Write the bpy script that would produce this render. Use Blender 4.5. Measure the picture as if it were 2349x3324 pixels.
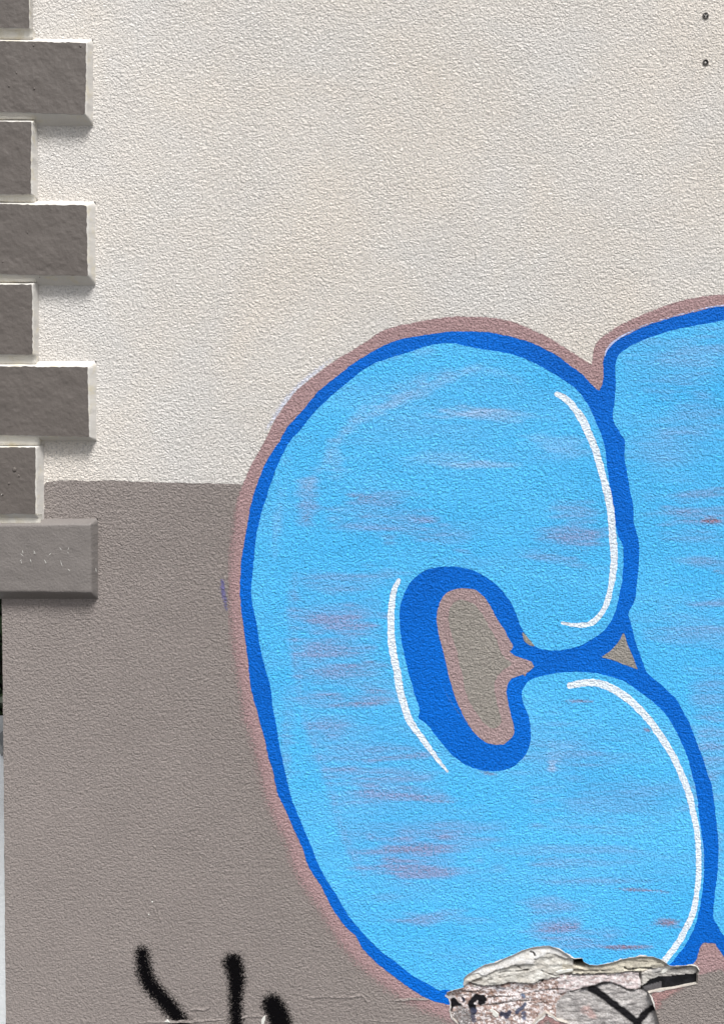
import bpy, bmesh, math, random
import numpy as np
from mathutils import Vector, Euler, Matrix
random.seed(7); rng = np.random.default_rng(7)
S = bpy.context.scene
for o in list(bpy.data.objects): bpy.data.objects.remove(o)
C = S.collection

# ------------------------------------------------------------------ camera, sky, sun, exposure
W, H, F = 2349.0, 3324.0, 3000.0
CAM = Vector((0.0, -2.10, 1.56)); PITCH = -1.5
cd = bpy.data.cameras.new('camera'); cam = bpy.data.objects.new('camera', cd); C.objects.link(cam)
cam.location = CAM; cam.rotation_euler = Euler((math.radians(90 + PITCH), 0, 0))
cd.sensor_fit = 'VERTICAL'; cd.sensor_height = 24; cd.lens = 24 * F / H; cd.clip_end = 500; cd.clip_start = 0.01
S.camera = cam
SUN_ELEV, SUN_AZ = 61, 20           # azimuth: degrees to the right of the wall's normal
wd = bpy.data.worlds.new('World'); S.world = wd; wd.use_nodes = True
nt = wd.node_tree; bg = nt.nodes['Background']
sky = nt.nodes.new('ShaderNodeTexSky'); sky.sky_type = 'NISHITA'; sky.sun_disc = False
sky.sun_elevation = math.radians(SUN_ELEV); sky.sun_rotation = math.radians(180 - SUN_AZ)
sky.dust_density = 4; sky.air_density = 1.0
hs = nt.nodes.new('ShaderNodeHueSaturation'); hs.inputs['Saturation'].default_value = 0.34
nt.links.new(sky.outputs[0], hs.inputs['Color']); nt.links.new(hs.outputs[0], bg.inputs[0])
bg.inputs[1].default_value = 0.07
sd = bpy.data.lights.new('sun', 'SUN'); sun = bpy.data.objects.new('sun', sd); C.objects.link(sun)
sd.energy = 2.6; sd.angle = math.radians(18); sd.color = (1.0, 0.98, 0.955)
e, a = math.radians(SUN_ELEV), math.radians(SUN_AZ)
to_sun = Vector((math.sin(a) * math.cos(e), -math.cos(a) * math.cos(e), math.sin(e)))
sun.rotation_euler = to_sun.to_track_quat('Z', 'Y').to_euler()
S.view_settings.view_transform = 'Standard'; S.view_settings.look = 'None'
S.view_settings.exposure = 0.93; S.view_settings.gamma = 1; S.view_settings.use_curve_mapping = False

# ------------------------------------------------------------------ helpers
_R = np.array(Euler((math.radians(90 + PITCH), 0, 0)).to_matrix())
def P(px, py, depth=0.0):
    """point of the plane y = depth (wall face is y = 0) for measured wall coordinates"""
    px = np.asarray(px, float); py = np.asarray(py, float)
    d = np.stack([(px - W / 2) / F, -(py - H / 2) / F, -np.ones_like(px)], -1) @ _R.T
    t = (np.asarray(depth) - CAM.y) / d[..., 1]
    return np.stack([CAM.x + t * d[..., 0], CAM.y + t * d[..., 1], CAM.z + t * d[..., 2]], -1)
def WP(px, py, depth=0.0):
    """wall plane position of (px,py), then pushed straight along the wall's normal"""
    p = P(px, py, 0.0); p[..., 1] = depth; return p
_lat = rng.random((257, 257))
def vnoise(x, y, s=0):
    x = np.asarray(x, float) + s * 17.3; y = np.asarray(y, float) + s * 31.7
    xi = np.floor(x).astype(int); yi = np.floor(y).astype(int); fx = x - xi; fy = y - yi
    fx = fx * fx * (3 - 2 * fx); fy = fy * fy * (3 - 2 * fy)
    A = _lat[xi % 256, yi % 256]; B = _lat[(xi + 1) % 256, yi % 256]; D = _lat[xi % 256, (yi + 1) % 256]; E = _lat[(xi + 1) % 256, (yi + 1) % 256]
    return (A * (1 - fx) + B * fx) * (1 - fy) + (D * (1 - fx) + E * fx) * fy
def fbm(x, y, n=3, s=0):
    r = 0; a = 1; t = 0
    for i in range(n): r = r + a * vnoise(x * 2 ** i, y * 2 ** i, s + i); t += a; a *= .55
    return r / t
def Z(ox, oy, k, pts): return [(ox + k * x, oy + k * y) for x, y in pts]
def smooth(pts, closed=True, n=9, corners=()):
    pts = [np.array(p, float) for p in pts]; N = len(pts); out = []
    for i in range(N if closed else N - 1):
        p1, p2 = pts[i], pts[(i + 1) % N]
        p0 = pts[(i - 1) % N] if (closed or i > 0) else p1
        p3 = pts[(i + 2) % N] if (closed or i < N - 2) else p2
        def corner(q):
            return any(abs(q[0] - c[0]) < 3 and abs(q[1] - c[1]) < 3 for c in corners)
        L = np.linalg.norm(p2 - p1)
        m1 = (p2 - p0) / 2; m2 = (p3 - p1) / 2
        for m_ in (m1, m2):
            l = np.linalg.norm(m_)
            if l > L: m_ *= L / l
        if corner(p1): m1 = p2 - p1
        if corner(p2): m2 = p2 - p1
        k = max(1, min(n, int(L / 6)))
        for j in range(k):
            t = j / k; t2 = t * t; t3 = t2 * t
            out.append((2*t3-3*t2+1)*p1 + (t3-2*t2+t)*m1 + (-2*t3+3*t2)*p2 + (t3-t2)*m2)
    if not closed: out.append(pts[-1])
    return np.array(out)
MAXD = 70.0
def seg_dist(D, xs, ys, a, b, margin=MAXD, rad=None, ra=0, rb=0):
    x0, x1 = min(a[0], b[0]) - margin, max(a[0], b[0]) + margin; y0, y1 = min(a[1], b[1]) - margin, max(a[1], b[1]) + margin
    i0, i1 = np.searchsorted(xs, [x0, x1]); j0, j1 = np.searchsorted(ys, [y0, y1])
    if i0 >= i1 or j0 >= j1: return
    X = xs[None, i0:i1]; Y = ys[j0:j1, None]
    dx, dy = b[0] - a[0], b[1] - a[1]; L = dx * dx + dy * dy + 1e-9
    t = np.clip(((X - a[0]) * dx + (Y - a[1]) * dy) / L, 0, 1)
    d = np.hypot(X - a[0] - t * dx, Y - a[1] - t * dy) - (ra + t * (rb - ra))
    D[j0:j1, i0:i1] = np.minimum(D[j0:j1, i0:i1], d)
def poly_sdf(poly, xs, ys):
    """signed distance, positive inside"""
    D = np.full((len(ys), len(xs)), MAXD); n = len(poly)
    for i in range(n): seg_dist(D, xs, ys, poly[i], poly[(i + 1) % n])
    inside = np.zeros(D.shape, bool); Q = np.roll(poly, -1, 0)
    for j, y in enumerate(ys):
        m = (poly[:, 1] > y) != (Q[:, 1] > y)
        if m.any():
            xc = poly[m, 0] + (y - poly[m, 1]) * (Q[m, 0] - poly[m, 0]) / (Q[m, 1] - poly[m, 1])
            inside[j] = (np.searchsorted(np.sort(xc), xs) % 2) == 1
    return np.where(inside, D, -D)
def stroke_sdf(line, rads, xs, ys):
    line = smooth(line, False); t = np.linspace(0, 1, len(line)); r = np.interp(t, np.linspace(0, 1, len(rads)), rads)
    D = np.full((len(ys), len(xs)), MAXD)
    for i in range(len(line) - 1): seg_dist(D, xs, ys, line[i], line[i + 1], ra=r[i], rb=r[i + 1])
    return -D
def grid(x0, y0, x1, y1, step): return np.arange(x0, x1 + step, step), np.arange(y0, y1 + step, step)

def tag(o, label=None, cat=None, group=None, kind=None):
    if label: o['label'] = label
    if cat: o['category'] = cat
    if group: o['group'] = group
    if kind: o['kind'] = kind
    return o
def empty(name, loc=(0, 0, 0)):
    o = bpy.data.objects.new(name, None); C.objects.link(o); o.location = loc; o.empty_display_size = .05; return o
def link(name, me, mat, parent=None, smooth_=False):
    o = bpy.data.objects.new(name, me); C.objects.link(o)
    if mat: me.materials.append(mat)
    if smooth_: me.polygons.foreach_set('use_smooth', [True] * len(me.polygons))
    if parent:
        o.parent = parent; o.matrix_parent_inverse = Matrix.Translation(-Vector(parent.location))
        if parent.parent: o.matrix_parent_inverse = Matrix.Identity(4)
    return o
def mesh(name, V, polys):
    me = bpy.data.meshes.new(name); me.from_pydata([tuple(v) for v in V], [], polys); me.update(); return me
def quads_mesh(name, V, nquad, extra):
    """V: (n,3); the first 4*nquad vertices are loose quads, extra: list of polygon index tuples"""
    me = bpy.data.meshes.new(name); me.vertices.add(len(V)); me.vertices.foreach_set('co', np.asarray(V, np.float32).ravel())
    lens = np.concatenate([np.full(nquad, 4), np.array([len(p) for p in extra], int)]).astype(np.int32)
    idx = np.concatenate([np.arange(4 * nquad), np.array([i for p in extra for i in p], int)]).astype(np.int32)
    me.loops.add(len(idx)); me.loops.foreach_set('vertex_index', idx)
    me.polygons.add(len(lens)); me.polygons.foreach_set('loop_start', np.concatenate([[0], np.cumsum(lens)[:-1]]).astype(np.int32))
    me.update(calc_edges=True); me.validate(); return me
def region(name, f, xs, ys, depth, mat, parent, merge=True, attr=None, colattr=None):
    """a paint or render layer: the part of the plane y = depth where f > 0, edges clipped exactly"""
    a, b, c, d = f[:-1, :-1], f[:-1, 1:], f[1:, 1:], f[1:, :-1]
    ins = (a > 0) & (b > 0) & (c > 0) & (d > 0); anyp = (a > 0) | (b > 0) | (c > 0) | (d > 0); mix = anyp & ~ins
    Q = []
    if merge:
        for j in range(ins.shape[0]):
            r = np.concatenate([[0], ins[j].astype(int), [0]]); dd = np.diff(r)
            for s, e_ in zip(np.where(dd == 1)[0], np.where(dd == -1)[0]):
                Q.append((xs[s], ys[j], xs[e_], ys[j + 1]))
        Q = np.array(Q).reshape(-1, 4)
    else:
        jj, ii = np.where(ins); Q = np.stack([xs[ii], ys[jj], xs[ii + 1], ys[jj + 1]], -1)
    px = np.stack([Q[:, 0], Q[:, 0], Q[:, 2], Q[:, 2]], -1).ravel(); py = np.stack([Q[:, 1], Q[:, 3], Q[:, 3], Q[:, 1]], -1).ravel()
    ex, ep, n0 = [], [], len(px)
    for j, i in zip(*np.where(mix)):
        q = [(xs[i], ys[j], f[j, i]), (xs[i], ys[j+1], f[j+1, i]), (xs[i+1], ys[j+1], f[j+1, i+1]), (xs[i+1], ys[j], f[j, i+1])]
        o = []
        for k in range(4):
            A, B = q[k], q[(k + 1) % 4]
            if A[2] > 0: o.append(A[:2])
            if (A[2] > 0) != (B[2] > 0):
                t = A[2] / (A[2] - B[2]); o.append((A[0] + t * (B[0] - A[0]), A[1] + t * (B[1] - A[1])))
        if len(o) > 2:
            ep.append(tuple(range(n0 + len(ex), n0 + len(ex) + len(o)))); ex += o
    if ex:
        ex = np.array(ex); px = np.concatenate([px, ex[:, 0]]); py = np.concatenate([py, ex[:, 1]])
    me = quads_mesh(name, WP(px, py, depth), len(Q), ep)
    if attr is not None:
        for nm, fn in attr.items():
            v = fn(px, py); at = me.attributes.new(nm, 'FLOAT', 'POINT'); at.data.foreach_set('value', np.asarray(v, np.float32))
    return link(name, me, mat, parent)
def interp(f, xs, ys):
    def g(px, py):
        u = np.clip((px - xs[0]) / (xs[1] - xs[0]), 0, len(xs) - 1.001); v = np.clip((py - ys[0]) / (ys[1] - ys[0]), 0, len(ys) - 1.001)
        i = u.astype(int); j = v.astype(int); fx = u - i; fy = v - j
        return (f[j, i]*(1-fx) + f[j, i+1]*fx)*(1-fy) + (f[j+1, i]*(1-fx) + f[j+1, i+1]*fx)*fy
    return g

# ------------------------------------------------------------------ materials
class NT:
    def __init__(s, name, rough=.85, spec=.25):
        s.m = bpy.data.materials.new(name); s.m.use_nodes = True; s.t = s.m.node_tree; s.b = s.t.nodes['Principled BSDF']
        s.b.inputs['Roughness'].default_value = rough; s.b.inputs['Specular IOR Level'].default_value = spec
        s.pos = s.n('NewGeometry').outputs['Position']
    def n(s, t, **kw):
        x = s.t.nodes.new('ShaderNode' + t)
        for k, v in kw.items(): setattr(x, k, v)
        return x
    def l(s, a, b): s.t.links.new(a, b)
    def noise(s, scale, detail=3, rough=.55, dist=0, off=0, stretch=None):
        x = s.n('TexNoise'); x.inputs['Scale'].default_value = scale; x.inputs['Detail'].default_value = detail
        x.inputs['Roughness'].default_value = rough; x.inputs['Distortion'].default_value = dist
        mp = s.n('Mapping'); mp.inputs['Location'].default_value = (off, off * .7, off * .3)
        if stretch: mp.inputs['Scale'].default_value = stretch
        s.l(s.pos, mp.inputs[0]); s.l(mp.outputs[0], x.inputs['Vector']); return x.outputs['Fac']
    def math(s, op, a, b=0.0, clamp=False):
        x = s.n('Math', operation=op, use_clamp=clamp)
        for i, v in enumerate((a, b)):
            if isinstance(v, (int, float)): x.inputs[i].default_value = v
            else: s.l(v, x.inputs[i])
        return x.outputs[0]
    def mr(s, v, a, b, c=0, d=1):
        x = s.n('MapRange'); s.l(v, x.inputs[0])
        for i, q in enumerate((a, b, c, d)): x.inputs[i + 1].default_value = q
        return x.outputs[0]
    def mix(s, f, a, b):
        x = s.n('Mix', data_type='RGBA')
        if isinstance(f, (int, float)): x.inputs[0].default_value = f
        else: s.l(f, x.inputs[0])
        for i, v in ((6, a), (7, b)):
            if isinstance(v, tuple): x.inputs[i].default_value = (*v, 1)
            else: s.l(v, x.inputs[i])
        return x.outputs[2]
    def attr(s, name, out='Fac'):
        x = s.n('Attribute', attribute_name=name); return x.outputs[out]
    def color(s, c):
        if isinstance(c, tuple): s.b.inputs['Base Color'].default_value = (*c, 1)
        else: s.l(c, s.b.inputs['Base Color'])
    def bump(s, h, dist, strength=1.0, prev=None):
        x = s.n('Bump'); x.inputs['Distance'].default_value = dist; x.inputs['Strength'].default_value = strength
        s.l(h, x.inputs['Height'])
        if prev: s.l(prev, x.inputs['Normal'])
        return x.outputs[0]
def lin(r, g, b):
    f = lambda c: (c / 255 / 12.92) if c / 255 <= .04045 else ((c / 255 + .055) / 1.055) ** 2.4
    return (f(r), f(g), f(b))
def stucco(m, amt=1.0):
    """sprayed and rubbed fine render: worm-like grains of some 5 mm on a slightly wavy coat"""
    n1 = m.noise(120, 4, .72, .1); n2 = m.noise(260, 2, .6, .1, 3.1)
    vo = m.n('TexVoronoi', feature='F1'); vo.inputs['Scale'].default_value = 205; vo.inputs['Randomness'].default_value = 1
    ds = m.n('Mix', data_type='VECTOR'); nz = m.n('TexNoise'); nz.inputs['Scale'].default_value = 60; nz.inputs['Detail'].default_value = 2
    m.l(m.pos, nz.inputs['Vector']); ds.inputs[0].default_value = .006; m.l(m.pos, ds.inputs[4]); m.l(nz.outputs['Color'], ds.inputs[5])
    m.l(ds.outputs[1], vo.inputs['Vector'])
    grain = m.mr(vo.outputs['Distance'], .15, .75, 1, 0)
    g1 = m.mr(n1, .38, .60)
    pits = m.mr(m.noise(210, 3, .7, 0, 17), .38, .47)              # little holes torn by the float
    h = m.math('ADD', m.math('MULTIPLY', g1, .42), m.math('MULTIPLY', pits, .24)); h = m.math('ADD', h, m.math('MULTIPLY', n2, .3))
    h = m.math('ADD', h, m.math('MULTIPLY', grain, .38))
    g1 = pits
    patch = m.mr(m.noise(5, 2, .5, 0, 11), .3, .7, .90, 1.06)       # the coat is rubbed smoother in places
    sx = m.n('SeparateXYZ'); m.l(m.pos, sx.inputs[0])               # floated smoother towards the corner and the foot of the wall
    calm = m.math('MULTIPLY', m.mr(sx.outputs[0], -.85, -.25, .62, 1), m.mr(sx.outputs[2], .35, 1.5, .72, 1))
    h = m.math('MULTIPLY', m.math('MULTIPLY', h, patch), calm)
    b = m.bump(m.noise(11, 2, .5, 0, 5), .004, .4)
    return m.bump(h, STUCCO * amt, 1.0, b), g1
STUCCO = .0045
def paint(name, col, var=.06, amt=1.0, rough=.8, alt=None, altf=.5):
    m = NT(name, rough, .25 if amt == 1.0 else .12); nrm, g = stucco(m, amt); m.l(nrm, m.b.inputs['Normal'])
    c2 = tuple(c * (1 - 1.2 * var) for c in col); c1 = tuple(min(1, c * (1 + var)) for c in col)
    c = m.mix(m.mr(m.noise(9, 4, .6, 0, 2), .3, .7), c1, c2) if alt is None else m.mix(m.mr(m.noise(3.2, 4, .55, .4, 2), .35, .65), col, alt)
    c = m.mix(m.mr(g, 0, .9, .85, 0), c, tuple(x * .74 for x in col))   # pits darkened in the colour to stand for their shade
    m.color(c); return m
CREAM, CREAM2 = lin(213, 210, 206), lin(218, 211, 202)
TAUPE = lin(141, 133, 129); SLATE = lin(92, 86, 82)
BLUE = (0, .146, .66); SKYB = (.072, .485, .93); MAUVE = lin(170, 142, 143); WHITE = lin(226, 238, 250)
M = {}
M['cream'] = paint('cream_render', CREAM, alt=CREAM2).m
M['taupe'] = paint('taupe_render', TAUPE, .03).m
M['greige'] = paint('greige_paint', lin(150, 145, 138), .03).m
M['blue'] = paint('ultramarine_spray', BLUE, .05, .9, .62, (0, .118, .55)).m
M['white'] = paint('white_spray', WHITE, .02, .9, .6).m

def fill_mat():
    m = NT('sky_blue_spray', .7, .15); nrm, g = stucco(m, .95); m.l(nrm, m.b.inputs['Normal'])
    st = m.attr('stain'); rd = m.attr('rust'); pale = m.attr('pale')
    strk = m.noise(14, 4, .65, .3, 4, (.3, 1, 4.5)); dry = m.math('MULTIPLY', m.math('SUBTRACT', g, .8), .35)
    c = m.mix(m.mr(m.noise(4, 5, .6, .6, 9, (.6, 1, 1.4)), .35, .65), SKYB, (.105, .54, .98))
    c = m.mix(m.math('MULTIPLY', m.mr(strk, .38, .60, .42, 1.2), m.math('ADD', st, m.math('MULTIPLY', dry, st)), True), c, lin(134, 158, 204))
    c = m.mix(pale, c, lin(160, 188, 226))
    c = m.mix(m.mr(m.math('ADD', m.math('MULTIPLY', rd, m.mr(strk, .36, .58, .6, 1.25)), m.math('MULTIPLY', m.math('SUBTRACT', m.noise(190, 3, .7, .3, 31), .5), 1.6)), .2, 1.2), c, lin(144, 122, 142))
    c = m.mix(m.mr(g, 0, .9, .75, 0), c, tuple(x * .66 for x in SKYB))  # shade of the pits painted in as a darker blue
    m.color(c); return m.m
M['fill'] = fill_mat()
def soft_mat(name, col, lo, hi, grain, amt=1.0, rough=.8, col2=None):
    m = NT(name, rough); nrm, g = stucco(m, amt); m.l(nrm, m.b.inputs['Normal'])
    m.color(col if col2 is None else m.mix(m.mr(g, 0, .9), col2, col))  # col2 paints the shade of the pits into the coat
    cv = m.attr('cover'); n = m.math('ADD', m.math('MULTIPLY', m.noise(190, 2, .6, .3, 13), .34), m.math('MULTIPLY', m.noise(700, 2, .6, 0, 3), .66))
    al = m.mr(m.math('ADD', cv, m.math('MULTIPLY', m.math('SUBTRACT', n, .5), grain)), (lo + hi) / 2 - .05, (lo + hi) / 2 + .05)
    m.l(al, m.b.inputs['Alpha']); m.b.inputs['Specular IOR Level'].default_value = .08; return m.m
M['mauve'] = soft_mat('mauve_spray', MAUVE, .25, .75, 3.0, col2=lin(150, 122, 122))
M['black'] = soft_mat('black_spray', lin(5, 4, 6), .05, .75, 3.0, .5, .95)
M['purple'] = soft_mat('purple_spray', lin(112, 108, 150), .3, 1.1, 2.6)
M['dust'] = soft_mat('pink_overspray', lin(168, 134, 132), .3, 1.2, 3.4)
M['scratch'] = soft_mat('thin_grey_spray', lin(70, 120, 190), .3, 1.2, 1.6)

# ------------------------------------------------------------------ outlines measured on the wall
z7 = lambda p: Z(700, 900, .4929, p)
z8 = lambda p: Z(1549, 900, .4929, p)
z1 = lambda p: Z(700, 1600, .4929, p)
z2 = lambda p: Z(1200, 1750, .4929, p)
z3 = lambda p: Z(1549, 1700, .4929, p)
z4 = lambda p: Z(700, 2300, .4929, p)
z5 = lambda p: Z(1400, 2300, .5847, p)
b6 = lambda p: Z(1380, 3020, .3204, p)
b7 = lambda p: Z(1850, 2980, .3075, p)
right_edge = (z8([(905,740),(900,840),(890,900),(900,960),(940,1030),(970,1080),(965,1180),(985,1290),(1000,1380),(1015,1460),(1025,1540),(1025,1610)])
    + z3([(1055,90),(1062,180),(1057,300),(1048,400),(1035,500),(1000,570),(990,600),(1010,660),(1040,780),(1075,880),(1115,985),(1170,1030),(1240,1090),(1300,1150),(1350,1230),(1400,1330),(1440,1440),(1480,1540)])
    + z5([(1520,330),(1553,430),(1565,520),(1580,630),(1590,750),(1590,850),(1580,960),(1567,1060),(1560,1165)]))
DC = (z4([(1545,1950),(1400,1912),(1290,1850),(1180,1770),(1050,1665),(960,1570),(930,1510),(850,1430),(770,1320),(690,1165),(612,1045),(575,930),(530,830),(460,670),(405,550),(380,430),(350,330),(325,220),(297,110)])
    + z1([(270,1430),(230,1270),(210,1080),(190,930),(170,780),(160,640),(170,450),(190,320),(225,120)])
    + z7([(220,1545),(260,1400),(330,1220),(420,1080),(470,990),(560,890),(650,780),(700,730),(800,650),(900,570),(1000,510),(1080,465),(1150,430),(1240,405),(1350,385),(1450,370),(1540,358),(1620,357)])
    + z8([(60,363),(150,375),(250,400),(350,430),(430,465),(520,515),(600,575),(690,640),(740,700),(790,745)])
    + right_edge + [(2330,3010),(2345,3060)] + b7([(1440,260),(1400,262),(1370,310),(1330,430),(1290,490)]) + [(2240,3150),(2000,3200),(1500,3250)])
c_DC = z8([(790,745),(905,740)]) + z3([(990,600),(1115,985)]) + z5([(1560,1165)]) + b7([(1290,490)])
HC = (z4([(1560,2060),(1460,2020),(1350,1975),(1200,1890),(1050,1780),(900,1640),(790,1500),(690,1330),(600,1200),(520,1060),(465,880),(405,760),(335,580),(295,420),(255,260),(212,110)])
    + z1([(190,1500),(175,1350),(140,1150),(112,950),(92,750),(88,600),(93,450),(118,250)])
    + z7([(128,1560),(150,1450),(190,1340),(240,1220),(310,1100),(380,960),(450,850),(540,740),(600,690),(700,610),(800,540),(900,480),(980,430),(1060,375),(1120,345),(1200,320),(1300,300),(1400,280),(1500,265),(1600,258)])
    + z8([(60,265),(200,285),(300,320),(400,365),(480,405),(560,455),(640,505),(700,545),(752,578)])
    + z8([(800,640),(800,900)]) + [(1900,2000),(1900,3000),(1600,3290)])
HR = (z8([(752,578),(765,470),(800,410),(850,370),(930,320),(1000,285),(1100,240),(1200,200),(1300,165),(1400,140),(1500,125),(1623,112)])
    + [(2500,940),(2800,1040),(2930,1400),(2980,2200),(2900,2900),(2600,3190),(2420,3215)] + b7([(1600,545),(1500,560),(1340,590),(1290,490),(1200,300)]) + [(2150,2700),(2000,2000),(1930,1300)] + z8([(700,650)]))
DR = (z8([(800,748),(822,700),(826,620),(826,560),(838,510),(870,460),(920,415),(1000,370),(1100,322),(1200,290),(1300,260),(1400,235),(1520,205),(1623,190)])
    + [(2500,985),(2760,1080),(2890,1420),(2930,2200),(2850,2850),(2600,3130),(2450,3170)] + b7([(1623,410),(1570,340),(1528,280),(1510,205),(1480,185),(1440,200),(1420,120)]) + [(2200,2700),(2100,2300),(2030,1500)] + z8([(880,900)]))
c_H = z8([(752,578)])
FR = (z8([(907,745),(905,640),(910,560),(930,510),(980,470),(1050,430),(1120,400),(1200,375),(1300,345),(1400,325),(1500,305),(1623,285)])
    + [(2500,1030),(2730,1110),(2850,1440),(2880,2200),(2800,2800),(2600,3060),(2420,3080)] + b7([(1623,185),(1590,150),(1540,80),(1510,0)]) + z5([(1590,1210),(1562,1165),(1530,1100)]) + [(2290,2800),(2260,2600),(2180,2400),(2090,2280),(2055,2130),(2020,2000),(2050,1800),(2010,1560),(1970,1400)])
FC = (z4([(1510,1850),(1470,1855),(1420,1825),(1300,1760),(1200,1680),(1080,1590),(960,1470),(860,1340),(790,1220),(720,1110),(660,990),(620,880),(570,770),(525,660),(490,560),(460,430),(435,310),(410,190),(395,80)])
    + z1([(378,1420),(360,1270),(325,1150),(290,1000),(270,860),(245,740),(233,640),(245,520),(255,400),(270,280),(290,180),(315,80)])
    + z7([(300,1570),(330,1460),(370,1340),(420,1210),(490,1080),(560,1000),(640,900),(740,800),(860,700),(960,620),(1060,560),(1150,530),(1250,500),(1350,465),(1450,440),(1550,435),(1623,447)])
    + z8([(0,470),(150,490),(250,515),(330,545),(400,580),(480,625),(560,675),(640,730),(700,800),(750,890),(790,980),(820,1060),(840,1150),(855,1270),(870,1370),(885,1480),(900,1580)])
    + z3([(925,80),(950,130),(960,200),(955,300),(945,400),(925,500),(905,580),(870,650),(820,710),(750,760),(680,800),(600,825),(500,835),(420,825),(370,800),(300,710),(265,630),(230,540)])
    + z2([(870,340),(800,275),(720,225),(640,195),(550,180),(450,185),(360,210),(290,260),(240,330),(205,420),(195,510),(205,640),(230,780),(260,900),(290,1010),(320,1090),(326,1130),(318,1180),(370,1215),(430,1290),(510,1390),(580,1455),(660,1500),(750,1525),(850,1525),(930,1505),(990,1460),(1035,1400),(1055,1320),(1055,1240),(1040,1160),(1010,1080),(1000,1020),(1020,960),(1070,920),(1150,895),(1250,880),(1350,875)])
    + z3([(740,980),(830,995),(920,1020),(1000,1060),(1080,1120),(1160,1180),(1230,1250),(1290,1340),(1340,1440),(1380,1540)])
    + z5([(1446,375),(1470,480),(1485,600),(1500,720),(1510,830),(1510,920),(1500,1020),(1485,1110),(1455,1220),(1400,1320),(1340,1400),(1310,1427)])
    + [(2160,3160),(1900,3220),(1600,3240)])
M1 = z2([(600,322),(680,330),(740,370),(790,440),(840,530),(880,590),(910,650),(940,700),(930,730),(915,740),(960,770),(1020,790),(1065,810),(1077,840),(1050,870),(1025,885),(1020,905),(1008,890),(990,895),(930,920),(905,960),(900,1010),(910,1080),(925,1140),(945,1220),(950,1275),(930,1310),(880,1350),(830,1355),(770,1340),(720,1305),(670,1255),(630,1190),(590,1110),(560,1040),(530,940),(510,860),(490,770),(465,680),(445,590),(440,510),(455,430),(490,370),(540,335)])
G1 = z2([(600,400),(660,415),(710,450),(760,530),(790,590),(830,650),(850,720),(880,770),(930,820),(880,860),(840,900),(820,960),(830,1050),(850,1130),(860,1200),(830,1245),(790,1240),(740,1200),(700,1140),(660,1080),(630,1000),(610,900),(590,820),(570,740),(540,640),(520,560),(520,490),(550,420)])
G2 = z3([(960,712),(985,790),(1010,850),(1052,958),(960,925),(880,895),(812,880),(880,830),(930,770)])
G3 = z3([(293,710),(330,750),(382,810),(350,803),(310,775),(298,740)])
HOLE = (b6([(330,949),(270,890),(265,850),(245,800),(262,770),(250,700),(240,680),(205,660),(215,625),(290,600),(390,575),(385,490),(420,450),(500,400),(600,345),(720,320),(800,280),(900,240),(980,200),(1080,170),(1200,155),(1260,155),(1350,190),(1420,230),(1475,272)])
    + b7([(40,428),(125,420),(137,458),(200,490),(280,495),(400,475),(480,455),(540,430),(640,415),(740,400),(870,405),(940,430),(1020,480),(1040,500),(1100,505),(1180,500),(1280,495),(1330,515),(1360,560),(1340,600),(1340,690),(1240,710),(1150,730),(1070,745),(980,755),(880,775),(825,790),(850,850),(890,950),(920,1050),(940,1119)])
    + [(2150,3400),(2060,3470)] + [(1960,3480),(1900,3420)] + b6([(1560,1040),(1500,990),(1440,940),(1340,912),(1290,870),(1220,835),(1140,905),(1070,970)]) + [(1690,3390),(1560,3440),(1500,3370)])
HOLEP = smooth(HOLE, True, 4, HOLE)
LINE = [(-60,1700),(118,1704),(129,1688),(143,1676),(145,1640),(143,1600),(146,1568),(170,1563),(190,1560),(250,1559),(290,1562),(360,1560),(410,1562),(480,1565),(580,1567),(680,1570),(780,1573),(1400,1580),(4300,1600),(4300,4700),(10,4700),(20,3324),(12,2400),(7,1950),(5,1760),(-60,1760)]
RAG = lambda X, Y, amp, s=0: (vnoise(X / 9, Y / 9, 40 + s) - .5) * 2 * amp + (vnoise(X / 34, Y / 34, 60 + s) - .5) * amp
def grids(x0, y0, x1, y1, step):
    xs, ys = grid(x0, y0, x1, y1, step); X, Y = np.meshgrid(xs, ys); return xs, ys, X, Y
def hole_sdf(xs, ys):
    X, Y = np.meshgrid(xs, ys); return poly_sdf(HOLEP, xs, ys) + RAG(X, Y, 1.6, 5)

# ------------------------------------------------------------------ the setting: pavement
def plain(name, col, rough=.85, var=.12, scale=20, bscale=60, bd=.003):
    m = NT(name, rough); m.color(m.mix(m.mr(m.noise(scale, 5, .6), .3, .7), tuple(c * (1 - var) for c in col), tuple(c * (1 + var) for c in col)))
    m.l(m.bump(m.noise(bscale, 4, .6), bd), m.b.inputs['Normal']); return m.m
pv = mesh('pavement', [(-60, -60, 0), (60, -60, 0), (60, 60, 0), (-60, 60, 0)], [(0, 1, 2, 3)])
tag(link('pavement', pv, plain('grey_concrete', (.12, .118, .115))), kind='structure')

# ------------------------------------------------------------------ the wall
wall = empty('house_wall', (0, 0, 0))
tag(wall, 'rendered house wall, cream above and taupe below, with chequered quoins at its left corner', 'wall', kind='thing')
def box(name, x0, x1, y0, y1, z0, z1, mat, parent):
    V = [(x, y, z) for x in (x0, x1) for y in (y0, y1) for z in (z0, z1)]
    return link(name, mesh(name, V, [(0,1,3,2),(4,6,7,5),(0,4,5,1),(2,3,7,6),(0,2,6,4),(1,5,7,3)]), mat, parent)
xl = float(P(np.array(9.), np.array(2200.))[0]); 
masonry = plain('masonry', (.30, .27, .25)); side_taupe = M['taupe']
box('wall_core', xl + .004, 4.3, .040, .42, 0, 4.2, masonry, wall)
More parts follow.
